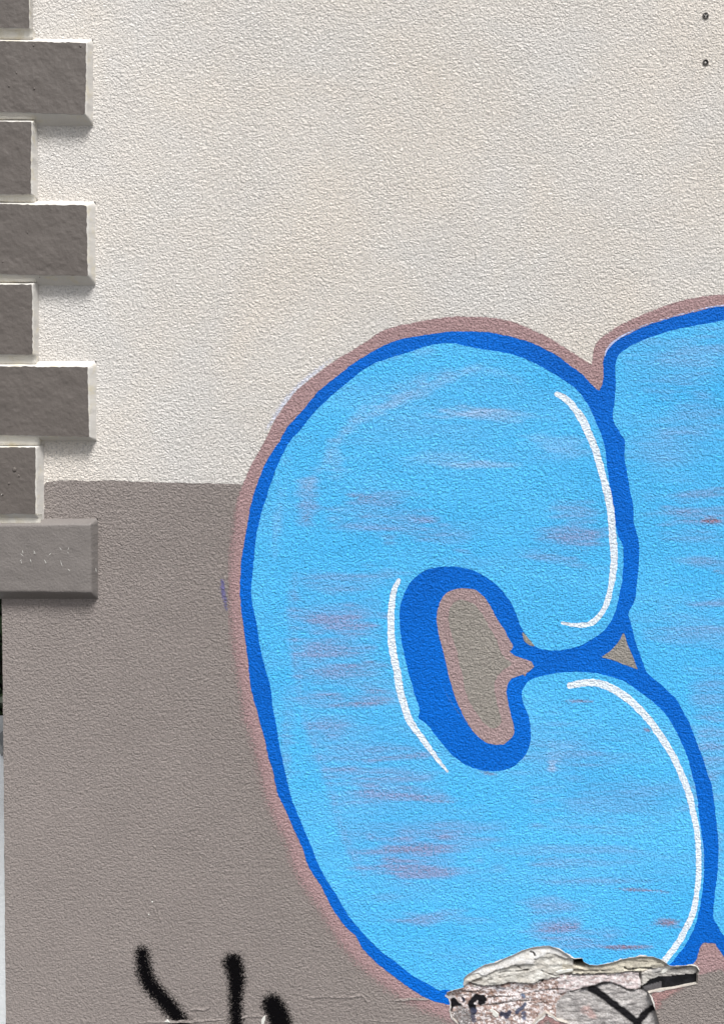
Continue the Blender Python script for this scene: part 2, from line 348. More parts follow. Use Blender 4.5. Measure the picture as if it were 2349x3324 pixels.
# cream coat, upper area
xs, ys, X, Y = grids(0, 1480, 4300, 1760, 8)
top_line = poly_sdf(smooth(LINE, True, 3, LINE), xs, ys) + RAG(X, Y, 2.2, 1)
region('upper_render', np.minimum(-top_line, X - 1 + 0 * Y), xs, ys, 0, M['cream'], wall)
def flat(name, x0, y0, x1, y1, mat, depth=0):
    q = WP(np.array([x0, x0, x1, x1]), np.array([y0, y1, y1, y0]), depth); return link(name, mesh(name, q, [(0, 1, 2, 3)]), mat, wall)
o2 = flat('upper_render', 0, -2200, 4304, 1480, M['cream'])
o3 = flat('upper_render', -12, 1480, 0, 1700, M['cream']); o4 = flat('upper_render', -12, -2200, 0, 1480, M['cream'])
# taupe coat, lower area with the broken hole
LN = smooth(LINE, True, 3, LINE)
xs, ys, X, Y = grids(-16, 1540, 1424, 3500, 8)
f = np.minimum(poly_sdf(LN, xs, ys) + RAG(X, Y, 2.2, 1) * (Y < 1720) + RAG(X, Y, 1.2, 2) * (Y >= 1720), 1e9)
lower = region('lower_render', np.minimum(f, 1424.5 - X), xs, ys, 0, M['taupe'], wall)
xs, ys, X, Y = grids(1424, 3052, 2384, 3500, 4)
hs_ = hole_sdf(xs, ys)
region('lower_render', -hs_, xs, ys, 0, M['taupe'], wall)
xs, ys, X, Y = grids(1424, 1540, 4300, 3052, 8)
region('lower_render', poly_sdf(LN, xs, ys) + RAG(X, Y, 2.2, 1), xs, ys, 0, M['taupe'], wall)
flat('lower_render', 2384, 3052, 4304, 3504, M['taupe'])
flat('lower_render', 20, 3500, 2384, 4800, M['taupe']); flat('lower_render', 2384, 3500, 4304, 4800, M['taupe'])
# side return of the wall
ye = np.linspace(1700, 4700, 160); xe = np.interp(ye, [1760, 1950, 2400, 3324, 4700], [5, 7, 12, 20, 30]) + (vnoise(ye / 14, ye * 0, 3) - .5) * 2
A = WP(xe, ye, 0); B = A.copy(); B[:, 1] = .42
link('side_return', mesh('side_return', np.concatenate([A, B]), [(i, i + 1, 161 + i, 160 + i) for i in range(159)]), M['taupe'], wall)
ye = np.array([-2200., 1700.]); A = WP(np.array([-12., -12.]), ye, 0); B = A.copy(); B[:, 1] = .42
link('side_return', mesh('side_return', np.concatenate([A, B]), [(0, 1, 3, 2)]), M['cream'], wall)
# broken edge of the coat: white plaster lip round the hole, and its thickness
lipm = plain('broken_plaster_edge', lin(214, 212, 208), .9, .15, 90, 300, .0015)
xs, ys, X, Y = grids(1410, 3050, 2384, 3500, 3)
hs3 = hole_sdf(xs, ys); lipw = -1.0 + 8 * np.clip(fbm(X / 60, Y / 30, 3, 21) - .38, 0, .5) * 2
lipw = np.where((Y > 3180) & (X < 1520) | (Y > 3210) & (X > 2080) & (X < 2300) | (Y > 3260), lipw + 1.5, lipw)
region('broken_edge', np.minimum(-hs3, hs3 + lipw), xs, ys, -.0012, lipm, wall)
hp = HOLEP; D_IN = .021
nx = np.array([RAG(np.array([p[0]]), np.array([p[1]]), 1.6, 5)[0] for p in hp]) * 0
hin = WP(hp[:, 0], hp[:, 1], -.002); hbk = WP(hp[:, 0], hp[:, 1], D_IN + .014); n = len(hp)
link('broken_edge', mesh('broken_edge', np.concatenate([hin, hbk]), [(i, (i + 1) % n, n + (i + 1) % n, n + i) for i in range(n)]), plain('coat_section', lin(176, 170, 162), .9, .2, 90, 300, .002), wall)

# ------------------------------------------------------------------ what shows inside the hole
zones = {  # name: (polygon, depth m, label)
 'old_plaster_skin': (b6([(380,450),(600,330),(900,225),(1200,140),(1420,220),(1515,290),(1420,290),(1350,270),(1250,232),(1190,270),(1110,295),(1105,340),(980,350),(900,360),(800,390),(720,410),(610,465),(560,455),(510,442),(415,480)]), .0020),
 'plaster_slab': (b6([(385,590),(370,480),(415,478),(510,442),(560,455),(610,467),(720,412),(800,390),(900,360),(980,350),(1105,340),(1110,295),(1190,270),(1250,232),(1350,270),(1420,290),(1515,290),(1510,370),(1500,440),(1350,495),(1200,515),(1150,545),(1080,558),(980,555),(880,548),(760,575),(640,578),(560,582),(500,585),(450,545)]), .0045),
 'plaster_ledge': (b7([(-20,500),(60,512),(150,528),(210,515),(340,488),(480,445),(640,405),(870,395),(1020,480),(1000,520),(940,548),(860,542),(800,565),(740,582),(600,585),(450,602),(300,612),(150,618),(-20,615),(-70,600),(-80,500)]), .0040),
 'dark_cavity': (b7([(30,415),(135,410),(200,480),(300,485),(345,487),(210,516),(150,528),(60,512),(40,470)]), .035),
 'pink_plaster': (b7([(-90,610),(150,618),(300,612),(450,602),(600,585),(740,585),(765,772),(620,782),(540,742),(470,712),(380,702),(230,747),(100,777),(-30,800),(-120,830),(-130,700)]), .0075),
 'grey_ledge': (b7([(745,585),(800,567),(860,545),(1000,525),(1040,495),(1290,485),(1370,560),(1345,600),(1200,612),(1100,624),(950,636),(850,665),(780,722),(767,772)]), .0060),
 'black_painted_strip': (b7([(767,775),(780,720),(850,665),(950,635),(1100,625),(1200,613),(1360,596),(1360,700),(1200,730),(1070,760),(960,770),(825,800)]), .0075),
 'corrugated_backing': (b7([(-30,802),(100,777),(230,747),(380,702),(470,712),(540,742),(620,782),(765,772),(825,795),(860,860),(960,1119),(980,1600),(-200,1700),(-140,1100),(-130,900)]), .0105),
}
xs, ys, X, Y = grids(1425, 3050, 2320, 3500, 2.5)
zid = np.full(X.shape, -1); dep = np.full(X.shape, .0095)
names = list(zones)
Xw = X + (vnoise(X / 12, Y / 12, 81) - .5) * 7; Yw = Y + (vnoise(X / 12, Y / 12, 82) - .5) * 5
def inside(poly, X, Y):
    r = np.zeros(X.shape, bool); Q = np.roll(poly, -1, 0)
    for (ax, ay), (bx, by) in zip(poly, Q):
        m = (ay > Y) != (by > Y); 
        if by != ay: r ^= m & (X < ax + (Y - ay) * (bx - ax) / (by - ay))
    return r
for i, nme in enumerate(names):
    poly = np.array(zones[nme][0]); m = inside(poly, Xw, Yw)
    zid[m] = i; dep[m] = zones[nme][1]
hd = poly_sdf(HOLEP, xs, ys)
def blur(a, k):
    for _ in range(k): 
        b = np.pad(a, 1, 'edge'); a = (b[1:-1, 1:-1] * 2 + b[:-2, 1:-1] + b[2:, 1:-1] + b[1:-1, :-2] + b[1:-1, 2:]) / 6
    return a
dep = blur(dep, 1); N = fbm(X / 16, Y / 10, 4, 91); N2 = fbm(X / 60, Y / 22, 3, 95)
cor = (fbm(X / 26, Y / 5.5 + X * .006, 3, 97) - .5) * 3.6
rough = {'old_plaster_skin': .0016, 'plaster_slab': .0020, 'plaster_ledge': .0022, 'pink_plaster': .003, 'grey_ledge': .004, 'black_painted_strip': .0015, 'dark_cavity': .004, 'corrugated_backing': .002}
for i, nme in enumerate(names):
    m = zid == i; dep[m] += ((N - .5) * 2 * rough[nme] * .8)[m] + ((N2 - .5) * rough[nme])[m]
m = zid == -1; dep[m] += ((fbm(X / 9, Y / 7, 3, 99) - .5) * .003)[m] + ((N2 - .5) * .004)[m] + (cor * .0003)[m]
m = zid == names.index('corrugated_backing'); dep[m] += (cor * .0008)[m]
# the skins are curved: they sink towards their upper edge under the coat
m = (zid == names.index('plaster_ledge')); dep[m] += (np.clip(14 - hd, 0, 14) / 14 * .004)[m]
m = (zid == names.index('old_plaster_skin')); dep[m] -= (np.clip(18 - hd, -20, 18) / 18 * -.0016)[m]
strata = np.floor(fbm(X / 75 + 4, (Y + X * .12) / 16, 4, 131) * 9) / 9
m = (zid == names.index('plaster_slab')) | (zid == names.index('plaster_ledge')) | (zid == names.index('grey_ledge')); dep[m] += ((strata - .5) * .0055)[m]
strata2 = np.floor(fbm(X / 30 + 9, Y / 12, 4, 135) * 7) / 7
m = (zid == -1) | (zid == names.index('pink_plaster')); dep[m] += ((strata2 - .5) * .0035)[m]
# small colour map of the layers, painted marks of the old wall included
col = np.zeros(X.shape + (3,))
def setc(m, c1, c2, t): 
    t = np.clip(t, 0, 1)[..., None]; q = np.array(lin(*c1)) * (1 - t) + np.array(lin(*c2)) * t; col[m] = q[m]
flk = (fbm(X / 9, Y / 6, 4, 111) - .47) * 10
setc(zid == -1, (164, 142, 134), (220, 212, 212), flk + (fbm(X / 60, Y / 30, 2, 112) - .5) * 3)
pat = fbm(X / 22, Y / 16, 3, 121)
cmap = {'old_plaster_skin': ((226, 226, 226), (206, 203, 198)), 'plaster_slab': ((214, 212, 206), (182, 178, 170)), 'plaster_ledge': ((202, 196, 180), (170, 164, 152)),
        'dark_cavity': ((26, 22, 18), (14, 12, 10)), 'pink_plaster': ((204, 192, 192), (170, 154, 152)), 'grey_ledge': ((188, 184, 178), (158, 156, 154)),
        'black_painted_strip': ((14, 14, 17), (30, 30, 34)), 'corrugated_backing': ((186, 182, 180), (146, 142, 141))}
for nme, (c1, c2) in cmap.items(): setc(zid == names.index(nme), c1, c2, (pat - .3) * 2.4)
m = (zid == names.index('pink_plaster')) & (flk > .9); col[m] = lin(214, 208, 208)
m = (zid == names.index('black_painted_strip')) & (X < 2150) & (Y > 3190 + (2150 - X) * .28); col[m] = lin(92, 90, 92)
def blob(line, rads, c, op=1.0, rag=3, soft=3):
    s = stroke_sdf(line, rads, xs, ys) + RAG(X, Y, rag, 8); a = (np.clip((s + soft / 2) / soft, 0, 1) * op)[..., None]
    col[:] = col * (1 - a) + np.array(lin(*c)) * a
K = (20, 18, 22)
blob(b7([(120,790),(230,760),(330,715),(430,705)]), [3, 7, 8, 4], (44, 44, 50), .9, 2, 8)
blob(b7([(235,770),(330,830),(450,920),(570,1010),(700,1119),(840,1260)]), [13, 11, 12, 11, 12], K, 1, 2, 5)
blob(b7([(900,960),(830,1010),(760,1080),(700,1150)]), [11, 12, 9], K, 1, 2, 5)
blob(b7([(170,1000),(250,1060)]), [14, 12], (178, 150, 146), .8, 5, 12)
blob(b6([(290,740),(275,790),(270,830)]), [12, 9, 4], K)
blob(b6([(290,745),(350,780)]), [9, 5], K)
blob(b6([(520,690),(590,720),(560,750)]), [9, 13, 10], K, 1, 2)
blob(b6([(520,700),(460,760),(490,810),(500,860)]), [10, 9, 11, 6], K, 1, 2)
blob(b6([(300,880),(380,850),(450,900),(360,960)]), [14, 18, 14, 24], (124, 122, 122), .85, 4, 8)
blob(b6([(490,840),(500,930)]), [10, 9], (62, 66, 88), .8, 3)
blob(b6([(385,715),(392,730)]), [5, 5], (48, 46, 60))
blob(b6([(780,870),(830,880),(860,860)]), [9, 10, 8], (50, 54, 76), .95, 4)
blob(b6([(930,850),(990,800),(1010,770)]), [6, 9, 6], (60, 72, 100), .9, 3)
blob(b6([(992,685),(992,695)]), [7, 7], (88, 108, 140), .9, 2)
blob(b6([(1000,860),(1005,910)]), [8, 8], (70, 86, 122), .8, 3)
blob(b6([(700,690),(705,730)]), [3, 2], (60, 56, 60), .8)
blob(b6([(740,620),(800,610)]), [7, 5], (150, 152, 160), .8)
blob(b6([(670,660),(690,680)]), [8, 5], (140, 112, 96), .8)
blob(b6([(1180,760),(1185,900)]), [8, 8], (206, 202, 204), .6, 4)
blob(b6([(1160,515),(1195,520)]), [3, 3], K)
for q in ((1355,345), (1425,345), (1420,495), (1290,310), (1500,460)): blob(b6([q, (q[0] + 8, q[1] - 12)]), [3, 2.5], (226, 224, 214), 1, 1)
blob(b7([(965,590),(1010,560),(1070,515)]), [4, 6, 4], (206, 204, 196), 1, 1); 
def crackline(line, w=1.6, dd=.008):
    global dep
    s = stroke_sdf(line, [w], xs, ys) + RAG(X, Y, 2.2, 9); dep = dep + np.clip(s + 2, 0, 2) / 2 * dd
    a = (np.clip(s + 1.5, 0, 1.5) / 1.5 * .7)[..., None]; col[:] = col * (1 - a) + np.array(lin(74, 68, 62)) * a
crackline(b6([(1110,300),(1105,240),(1070,225)]), 1); crackline(b6([(470,530),(600,490),(760,440),(980,420),(1100,400)]), 1, .002)
crackline(b7([(747,580),(750,660),(768,775)]), 1.2); crackline(b7([(0,618),(300,612),(600,585),(740,583)]), 1.4)
crackline(b6([(450,545),(560,582),(760,575),(900,550),(1080,560),(1180,520)]), 1.5)
crackline(b7([(580,540),(640,560),(740,540),(860,548)]), 1.3)
crackline(b7([(0,560),(200,570),(420,560)]), .8, .002)
crackline(b6([(430,560),(520,520),(700,500),(880,470)]), .6, .001); crackline(b6([(900,360),(1000,410),(1040,410)]), .6, .001); crackline(b6([(1180,420),(1320,470),(1500,440)]), .7, .002)
crackline(b7([(480,470),(640,455),(820,470),(960,480)]), .6, .001); crackline(b7([(1040,560),(1180,545),(1290,520)]), 1, .002); crackline(b6([(280,600),(380,640),(520,640),(640,600)]), .8, .002)
crackline(b6([(640,700),(900,690),(1100,650),(1400,610)]), .8, .002); crackline(b6([(560,790),(760,770),(900,745),(1150,730)]), .8, .002); crackline(b7([(10,800),(100,778),(240,746),(380,702),(540,744),(620,782),(765,775)]), 1.5, .003)
sp = fbm(X / 5, Y / 4, 2, 160); m = (zid == -1) & (sp > .72) & (col[..., 0] > .12); col[m] = lin(228, 222, 222); m = (zid == -1) & (sp < .27) & (col[..., 0] > .12); col[m] = lin(120, 98, 92)
m = (zid == names.index('corrugated_backing')) & (sp > .78) & (col[..., 0] > .1); col[m] = lin(196, 194, 194)
vcol = col
def layer_mat(name, bd, scale, spec=.2, rough=.9):
    m = NT(name, rough, spec); c = m.attr('tint', 'Color')
    x = m.n('HueSaturation'); m.l(c, x.inputs['Color']); m.l(m.mr(m.noise(260, 4, .7, .3), .35, .65, 1.08, .72), x.inputs['Value']); m.color(x.outputs[0])
    m.l(m.bump(m.noise(scale, 4, .65, .4), bd), m.b.inputs['Normal']); return m.m
lm = {'rough': layer_mat('flaking_base', .002, 220), 'smooth': layer_mat('old_plaster', .0012, 160), 'gloss': layer_mat('old_black_paint', .001, 120, .2, .55)}
P3 = WP(X.ravel(), Y.ravel(), 0).reshape(X.shape + (3,)); P3[..., 1] = dep
keep = hd > -14
cz = zid[:-1, :-1]; ck = keep[:-1, :-1] & keep[1:, 1:] & keep[1:, :-1] & keep[:-1, 1:]
flatP = P3.reshape(-1, 3); flatC = vcol.reshape(-1, 3); idx = np.arange(X.size).reshape(X.shape)
for i in [-1] + list(range(len(names))):
    jj, ii = np.where((cz == i) & ck)
    if len(jj) == 0: continue
    q = np.stack([idx[jj, ii], idx[jj + 1, ii], idx[jj + 1, ii + 1], idx[jj, ii + 1]], -1)
    u, inv = np.unique(q, return_inverse=True); inv = inv.reshape(-1, 4)
    nm = 'flaking_base_coat' if i < 0 else names[i]
    me = mesh(nm, flatP[u], [tuple(r) for r in inv.tolist()])
    ca = me.color_attributes.new('tint', 'FLOAT_COLOR', 'POINT'); ca.data.foreach_set('color', np.c_[flatC[u], np.ones(len(u))].astype(np.float32).ravel())
    link(nm, me, lm['rough'] if i < 0 or nm == 'corrugated_backing' else lm['gloss'] if nm in ('black_painted_strip',) else lm['smooth'], wall, True)
# loose chips on the base coat
def chip(pts, depth, th, mat, name='plaster_chip', parent=wall):
    pts = np.array(pts); n = len(pts); a_ = WP(pts[:, 0], pts[:, 1], depth - th); b_ = WP(pts[:, 0], pts[:, 1], depth + .004)
    c_ = pts.mean(0); s_ = pts * .8 + c_ * .2; t_ = WP(s_[:, 0], s_[:, 1], depth - th * 1.5)
    F_ = [tuple(range(n))] + [(i, n + i, n + (i + 1) % n, (i + 1) % n) for i in range(n)] + [(n + i, 2 * n + i, 2 * n + (i + 1) % n, n + (i + 1) % n) for i in range(n)]
    return link(name, mesh(name, np.concatenate([t_, a_, b_]), F_), mat, parent)
chipm = plain('pale_chip', lin(206, 206, 200), .8, .05, 80, 200, .001)
chip(b6([(648,812),(680,812),(720,840),(748,870),(745,900),(720,910),(680,880),(655,845)]), .012, .003, chipm)
chip(b6([(900,800),(922,795),(930,815),(918,838),(905,838)]), .012, .002, chipm)
chip(b7([(960,600),(985,560),(1040,520),(1085,505),(1060,540),(1020,580),(985,605)]), .010, .003, chipm)
chip(b6([(290,600),(330,590),(375,585),(345,605),(300,616)]), .006, .002, chipm)
chip(b6([(1310,430),(1400,405),(1500,400),(1495,425),(1400,440),(1320,442)]), .008, .003, chipm)

# fine cracks and lifted flakes of the coat near its foot
def lip(line, w, h, name='crack', mat=None):
    pts = smooth(line, False, 8); t = np.linspace(0, 1, len(pts)); 
    jx = (vnoise(pts[:, 0] / 6, pts[:, 1] / 6, 70) - .5) * 5
    d = np.gradient(pts, axis=0); nn = np.stack([-d[:, 1], d[:, 0]], -1); nn /= np.linalg.norm(nn, axis=1)[:, None] + 1e-9
    c0 = pts + nn * jx[:, None]; ww = (w * np.sin(np.pi * np.clip(t, .03, .97)) ** .4 * (.7 + .8 * vnoise(pts[:, 0] / 14, pts[:, 1] / 14, 71)))[:, None]
    up = c0 - nn * ww * 4 * np.sign(nn[:, 1:2] + 1e-6); lo = c0
    a_ = WP(up[:, 0], up[:, 1], -.0003); b_ = WP(lo[:, 0], lo[:, 1], -h); dn = c0 + nn * ww * .1; c_ = WP(dn[:, 0], dn[:, 1], .001)
    n = len(pts)
    return link(name, mesh(name, np.concatenate([a_, b_, c_]), [(i, i + 1, n + i + 1, n + i) for i in range(n - 1)] + [(n + i, n + i + 1, 2 * n + i + 1, 2 * n + i) for i in range(n - 1)]), mat or M['taupe'], wall)
t4 = lambda p: Z(300, 2900, .4313, p)
lip(z4([(610,1908),(720,1900),(860,1904),(965,1893),(985,1915),(1002,1942)]), 2.0, .0016)
lip(t4([(350,975),(560,968),(760,972),(900,955),(1000,945)]), 2.0, .0016); lip(t4([(1120,940),(1180,930),(1290,928)]), 2.0, .0016)
lip(z4([(560,1890),(640,1912)]), 1.4, .0011); lip(z4([(1180,1925),(1300,1918),(1400,1915)]), 1.4, .002)
lip(z4([(925,1990),(932,2008)]), 2.0, .003); lip(z4([(1010,2050),(1080,2062),(1200,2066)]), 1.4, .0011); lip(z4([(270,2030),(320,2035),(340,2020)]), 1.4, .0012)
lip(t4([(745,872),(860,872),(890,850)]), 1.6, .0022)
lip(t4([(460,100),(475,150),(500,250)]), 1.4, .0012); lip(t4([(490,105),(500,160),(520,210)]), 1.4, .002)
flk_m = chipm
chip(t4([(1285,930),(1300,915),(1300,950),(1290,983),(1270,983),(1272,950)]), -.001, .001, flk_m, 'plaster_chip')
chip(t4([(545,965),(565,945),(588,968)]), -.001, .001, flk_m, 'plaster_chip')
for x, y in ((452, 62), (425, 158)):
    chip(t4([(x - 4, y - 5), (x + 4, y - 4), (x + 5, y + 5), (x - 3, y + 5)]), 0, .0012, flk_m, 'plaster_chip')

# ------------------------------------------------------------------ quoins
def quoin_mat(name, col, amt=.35, dirty=False):
    m = NT(name, .6, .35)
    h = m.math('ADD', m.math('MULTIPLY', m.noise(60, 2, .5, .1, 21), .28), m.math('MULTIPLY', m.noise(170, 2, .5, .1, 2), .42))
    m.l(m.bump(h, .0016 * amt / .35), m.b.inputs['Normal'])
    c = m.mix(m.mr(m.noise(18, 4, .6, 0, 8), .3, .7), tuple(x * .95 for x in col), tuple(x * 1.05 for x in col))
    if dirty: c = m.mix(m.mr(m.noise(26, 5, .7, .5, 6), .52, .72, 0, .7), c, lin(198, 188, 160))
    m.color(c); return m.m
M['margin'] = quoin_mat('cream_margin', lin(194, 191, 186), .3, True)
M['slate'] = quoin_mat('slate_paint', SLATE, .42); M['qtaupe'] = quoin_mat('taupe_quoin_paint', lin(112, 107, 104), .6)
# (foot right, foot top L, foot top R, foot bottom) on the wall; face: right top, right bottom, top L, top R, bottom L, bottom R
QS = [((108, -150, -145, 113), (98, 97, -140, -135, 91, 92)),
      ((303, 122, 128, 409), (282, 279, 128, 138, 357, 373)),
      ((124, 384, 387, 650), (104, 102, 393, 395, 632, 631)),
      ((311, 650, 654, 927), (283, 286, 658, 666, 888, 896)),
      ((127, 915, 915, 1176), (106, 108, 922, 922, 1150, 1152)),
      ((314, 1174, 1172, 1432), (286, 291, 1186, 1191, 1408, 1419)),
      ((144, 1444, 1443, 1708), (117, 117, 1451, 1451, 1669, 1669)),
      ((319, 1685, 1683, 1944), (293, 296, 1708, 1702, 1922, 1923))]
PROUD = .026
def quoin(i, foot, face):
    taupe = i == 7; XL = -190
    fr, ftl, ftr, fb = foot; rt, rb, tl, tr, bl, br = face
    def spread(a, b, step=9): n = max(2, int(abs(b - a) / step)); return [k / n for k in range(n + 1)]
    U = spread(0, 300, 9); V_ = spread(0, 240, 9); U = [0, *U[1:-1], .985, 1]; V_ = [0, .012, *V_[1:-1], .988, 1]
    nu, nv = len(U) + 3, len(V_) + 6; pts = np.zeros((nv, nu, 3)); E = PROUD - (.002 if taupe else 0)
    fc = lambda u, v: ((XL + u * ((rt * (1 - v) + rb * v) - XL)), ((tl + (tr - tl) * u) * (1 - v) + (bl + (br - bl) * u) * v))
    ft = lambda u, v: (XL - 0 + u * (fr - XL), (ftl + (ftr - ftl) * u) * (1 - v) + fb * v)
    s3 = [0, .4, .8]
    for j in range(nv):
        if j < 3: v, sv = 0, s3[j]
        elif j >= nv - 3: v, sv = 1, s3[nv - 1 - j]
        else: v, sv = V_[j - 3], 1
        for k in range(nu):
            if k >= nu - 3: u, su = 1, s3[nu - 1 - k]
            else: u, su = U[k], 1
            s_ = min(su, sv); a_ = P(*map(np.array, fc(u, v)), -E); b_ = P(*map(np.array, ft(u, v)), 0.0)
            # mix sideways and upward shares apart so that the chamfers mitre at the corners
            p = b_ + (a_ - b_) * np.array([su, s_, sv]); 
            edge = (0 if (s_ < 1) else .0009 * ((u > .98) + (v < .005) + (v > .995)))
            p[1] += edge
            fx, fy = fc(u, v); q = (vnoise(np.array(fx / 11), np.array(fy / 11), 30 + i) - .5); q2 = vnoise(np.array(fx / 40), np.array(fy / 40), 50 + i) - .5
            if s_ > .3: p += np.array([q * .0022 * (su < 1 or u > .97), q * .0009 + q2 * .0016, q2 * .0025 * (sv < 1 or v < .02 or v > .98)])
            pts[j, k] = p
    idx = np.arange(nv * nu).reshape(nv, nu)
    Fq = [(idx[j, k], idx[j + 1, k], idx[j + 1, k + 1], idx[j, k + 1]) for j in range(nv - 1) for k in range(nu - 1)]
    me = mesh('quoin', pts.reshape(-1, 3), [tuple(int(t) for t in r) for r in Fq])
    q_ = link('quoin', me, M['qtaupe'] if taupe else M['margin'], wall, True)
    if taupe: q_['label'] = 'lowest quoin, painted taupe all over with crazed paint'; return q_
    # painted face, following the block's surface one coat above it
    step = 4.0; gx, gy = grid(XL, min(tl, tr) - 10, max(rt, rb) + 10, max(bl, br) + 10, step); GX, GY = np.meshgrid(gx, gy)
    un = (GX - XL) / (np.interp(GY, [min(tl, tr), max(bl, br)], [rt, rb]) - XL)
    top = tl + (tr - tl) * un; bot = bl + (br - bl) * un; right = np.interp(GY, [tr, br], [rt, rb])
    fs = np.minimum(np.minimum(GY - top - 1, bot - GY - 1), right - GX - 1) + RAG(GX, GY, 1.6, 10 + i)
    # same height noise as the block
    def hgt(px, py):
        return (vnoise(px / 11, py / 11, 30 + i) - .5) * .0009 + (vnoise(px / 40, py / 40, 50 + i) - .5) * .0016
    o = region('painted_face', fs, gx, gy, 0, M['slate'], None, merge=False)
    me = o.data; nvt = len(me.vertices); co = np.zeros(nvt * 3, np.float32); me.vertices.foreach_get('co', co); co = co.reshape(-1, 3)
    # recover wall coordinates and lift to the face plane
    d = co - np.array(CAM); cl = d @ _R; px = W / 2 + F * cl[:, 0] / -cl[:, 2]; py = H / 2 - F * cl[:, 1] / -cl[:, 2]
    p = P(px, py, -E); p[:, 1] += hgt(px, py) - .0007
    me.vertices.foreach_set('co', p.astype(np.float32).ravel()); me.update()
    o.parent = q_
    # join loose quads so the coat shades smoothly
    bm = bmesh.new(); bm.from_mesh(me); bmesh.ops.remove_doubles(bm, verts=bm.verts, dist=2e-5)
    for f_ in bm.faces: f_.smooth = True
    bm.to_mesh(me); bm.free(); return q_
quo = [quoin(i, *q) for i, q in enumerate(QS)]
# cream strips added between quoins so the joints catch more light
M['joint_strip'] = quoin_mat('cream_joint_strip', lin(222, 218, 208), .25, True)
for i in range(7):
    f0, f1 = QS[i][1], QS[i + 1][1]; xr = min(f0[1], f1[0], 120) + (9 if i < 6 else 14)
    X_ = np.linspace(-180, xr, 22); yt = np.interp(X_, [-190, 280], [f0[4], f0[5]]) + 1; yb = np.interp(X_, [-190, 280], [f1[2], f1[3]]) - (7 if i < 6 else 1)
    nn = len(X_); rows = []
    for fr_, dd_ in ((0, -PROUD * .82), (.25, -PROUD * .70), (.75, -PROUD * .66), (1, -PROUD * .60), (1.12, 0)):
        yy = yt + (yb - yt) * fr_ + (vnoise(X_ / 9, X_ * 0 + i * 7 + fr_ * 3, 20) - .5) * 2.5
        rows.append(P(X_, yy, dd_ if dd_ else -PROUD * .3))
    V = np.concatenate(rows); Fq = [(a_ * nn + k, (a_ + 1) * nn + k, (a_ + 1) * nn + k + 1, a_ * nn + k + 1) for a_ in range(4) for k in range(nn - 1)]
    n0 = len(V); endc = V[[(a_ + 1) * nn - 1 for a_ in range(5)]].copy(); endc[:, 1] = -.001; V = np.concatenate([V, endc])
    Fq += [((a_ + 1) * nn - 1, (a_ + 2) * nn - 1, n0 + a_ + 1, n0 + a_) for a_ in range(4)]
    link('added_joint_strip', mesh('added_joint_strip', V, Fq), M['joint_strip'], wall, True)
# pimples and drips of paint on the quoin faces
bumps = [(55,237,4),(110,148,4),(100,160,3),(112,288,4),(106,240,3),(20,205,3),(30,280,3),(262,150,5),(60,290,3),(175,235,2),(90,755,3),(82,805,3),(10,850,4),(150,820,2),(130,900,2),(48,1525,9),(62,1545,6),(10,1605,4),(30,1570,5)]
bm = bmesh.new()
for x, y, r in bumps:
    c_ = P(np.array(float(x)), np.array(float(y)), -PROUD - .0005)
    bmesh.ops.create_icosphere(bm, subdivisions=1, radius=r * .0006, matrix=Matrix.Translation(Vector(c_)) @ Matrix.Diagonal((1, .5, 1.3, 1)))
me = bpy.data.meshes.new('paint_pimple'); bm.to_mesh(me); bm.free(); tag(link('paint_pimple', me, M['slate'], wall, True), kind='stuff')
# crazed white flakes in the paint of the lowest quoin
bm = bmesh.new()
q7 = lambda x, y: (x * .479, 900 + y * .479)
segs = [((140,1870),(160,1890)),((155,1845),(158,1875)),((205,1905),(215,1935)),((230,1850),(240,1870)),((225,1870),(250,1868)),((300,1910),(318,1940)),((305,1935),(318,1936)),((405,1830),(420,1850)),((470,1828),(462,1850)),((485,1885),(500,1890)),((410,1915),(425,1965)),((445,1970),(480,1998)),((460,1975),(478,1990)),((400,1985),(418,2008)),((330,1885),(350,1868)),((140,1930),(165,1935)),((145,1920),(150,1942)),((60,1920),(75,1925)),((458,1860),(468,1870)),((412,1838),(418,1834)),((15,1465),(10,1478)),((72,1510),(80,1514)),((135,1925),(150,1912)),((415,1955),(430,1985)),((650,1965),(655,2000)),((645,2080),(648,2092)),((365,1395),(380,1398))]
for a_, b_ in segs[::2] + segs[1:9:2]:
    a_ = q7(*a_); b_ = q7(*b_); n_ = 4; th = .75
    dx, dy = b_[0] - a_[0], b_[1] - a_[1]; L = math.hypot(dx, dy) + 1e-6; ox, oy = -dy / L * th, dx / L * th
    dpt = -PROUD - .0012 if a_[0] < 290 and a_[1] > 1590 else (-PROUD - .001 if a_[0] < 60 else -.003)
    dpt = -.0125 if a_[0] > 300 else dpt
    q = [(a_[0], a_[1]), ((a_[0]+b_[0])/2 + ox*1.3, (a_[1]+b_[1])/2 + oy*1.3), b_, ((a_[0]+b_[0])/2 - ox, (a_[1]+b_[1])/2 - oy)]
    vs = [bm.verts.new(P(np.array(x), np.array(y), dpt)) for x, y in q]; bm.faces.new(vs)
me = bpy.data.meshes.new('paint_flake'); bm.to_mesh(me); bm.free(); tag(link('paint_flake', me, chipm, wall), kind='stuff')

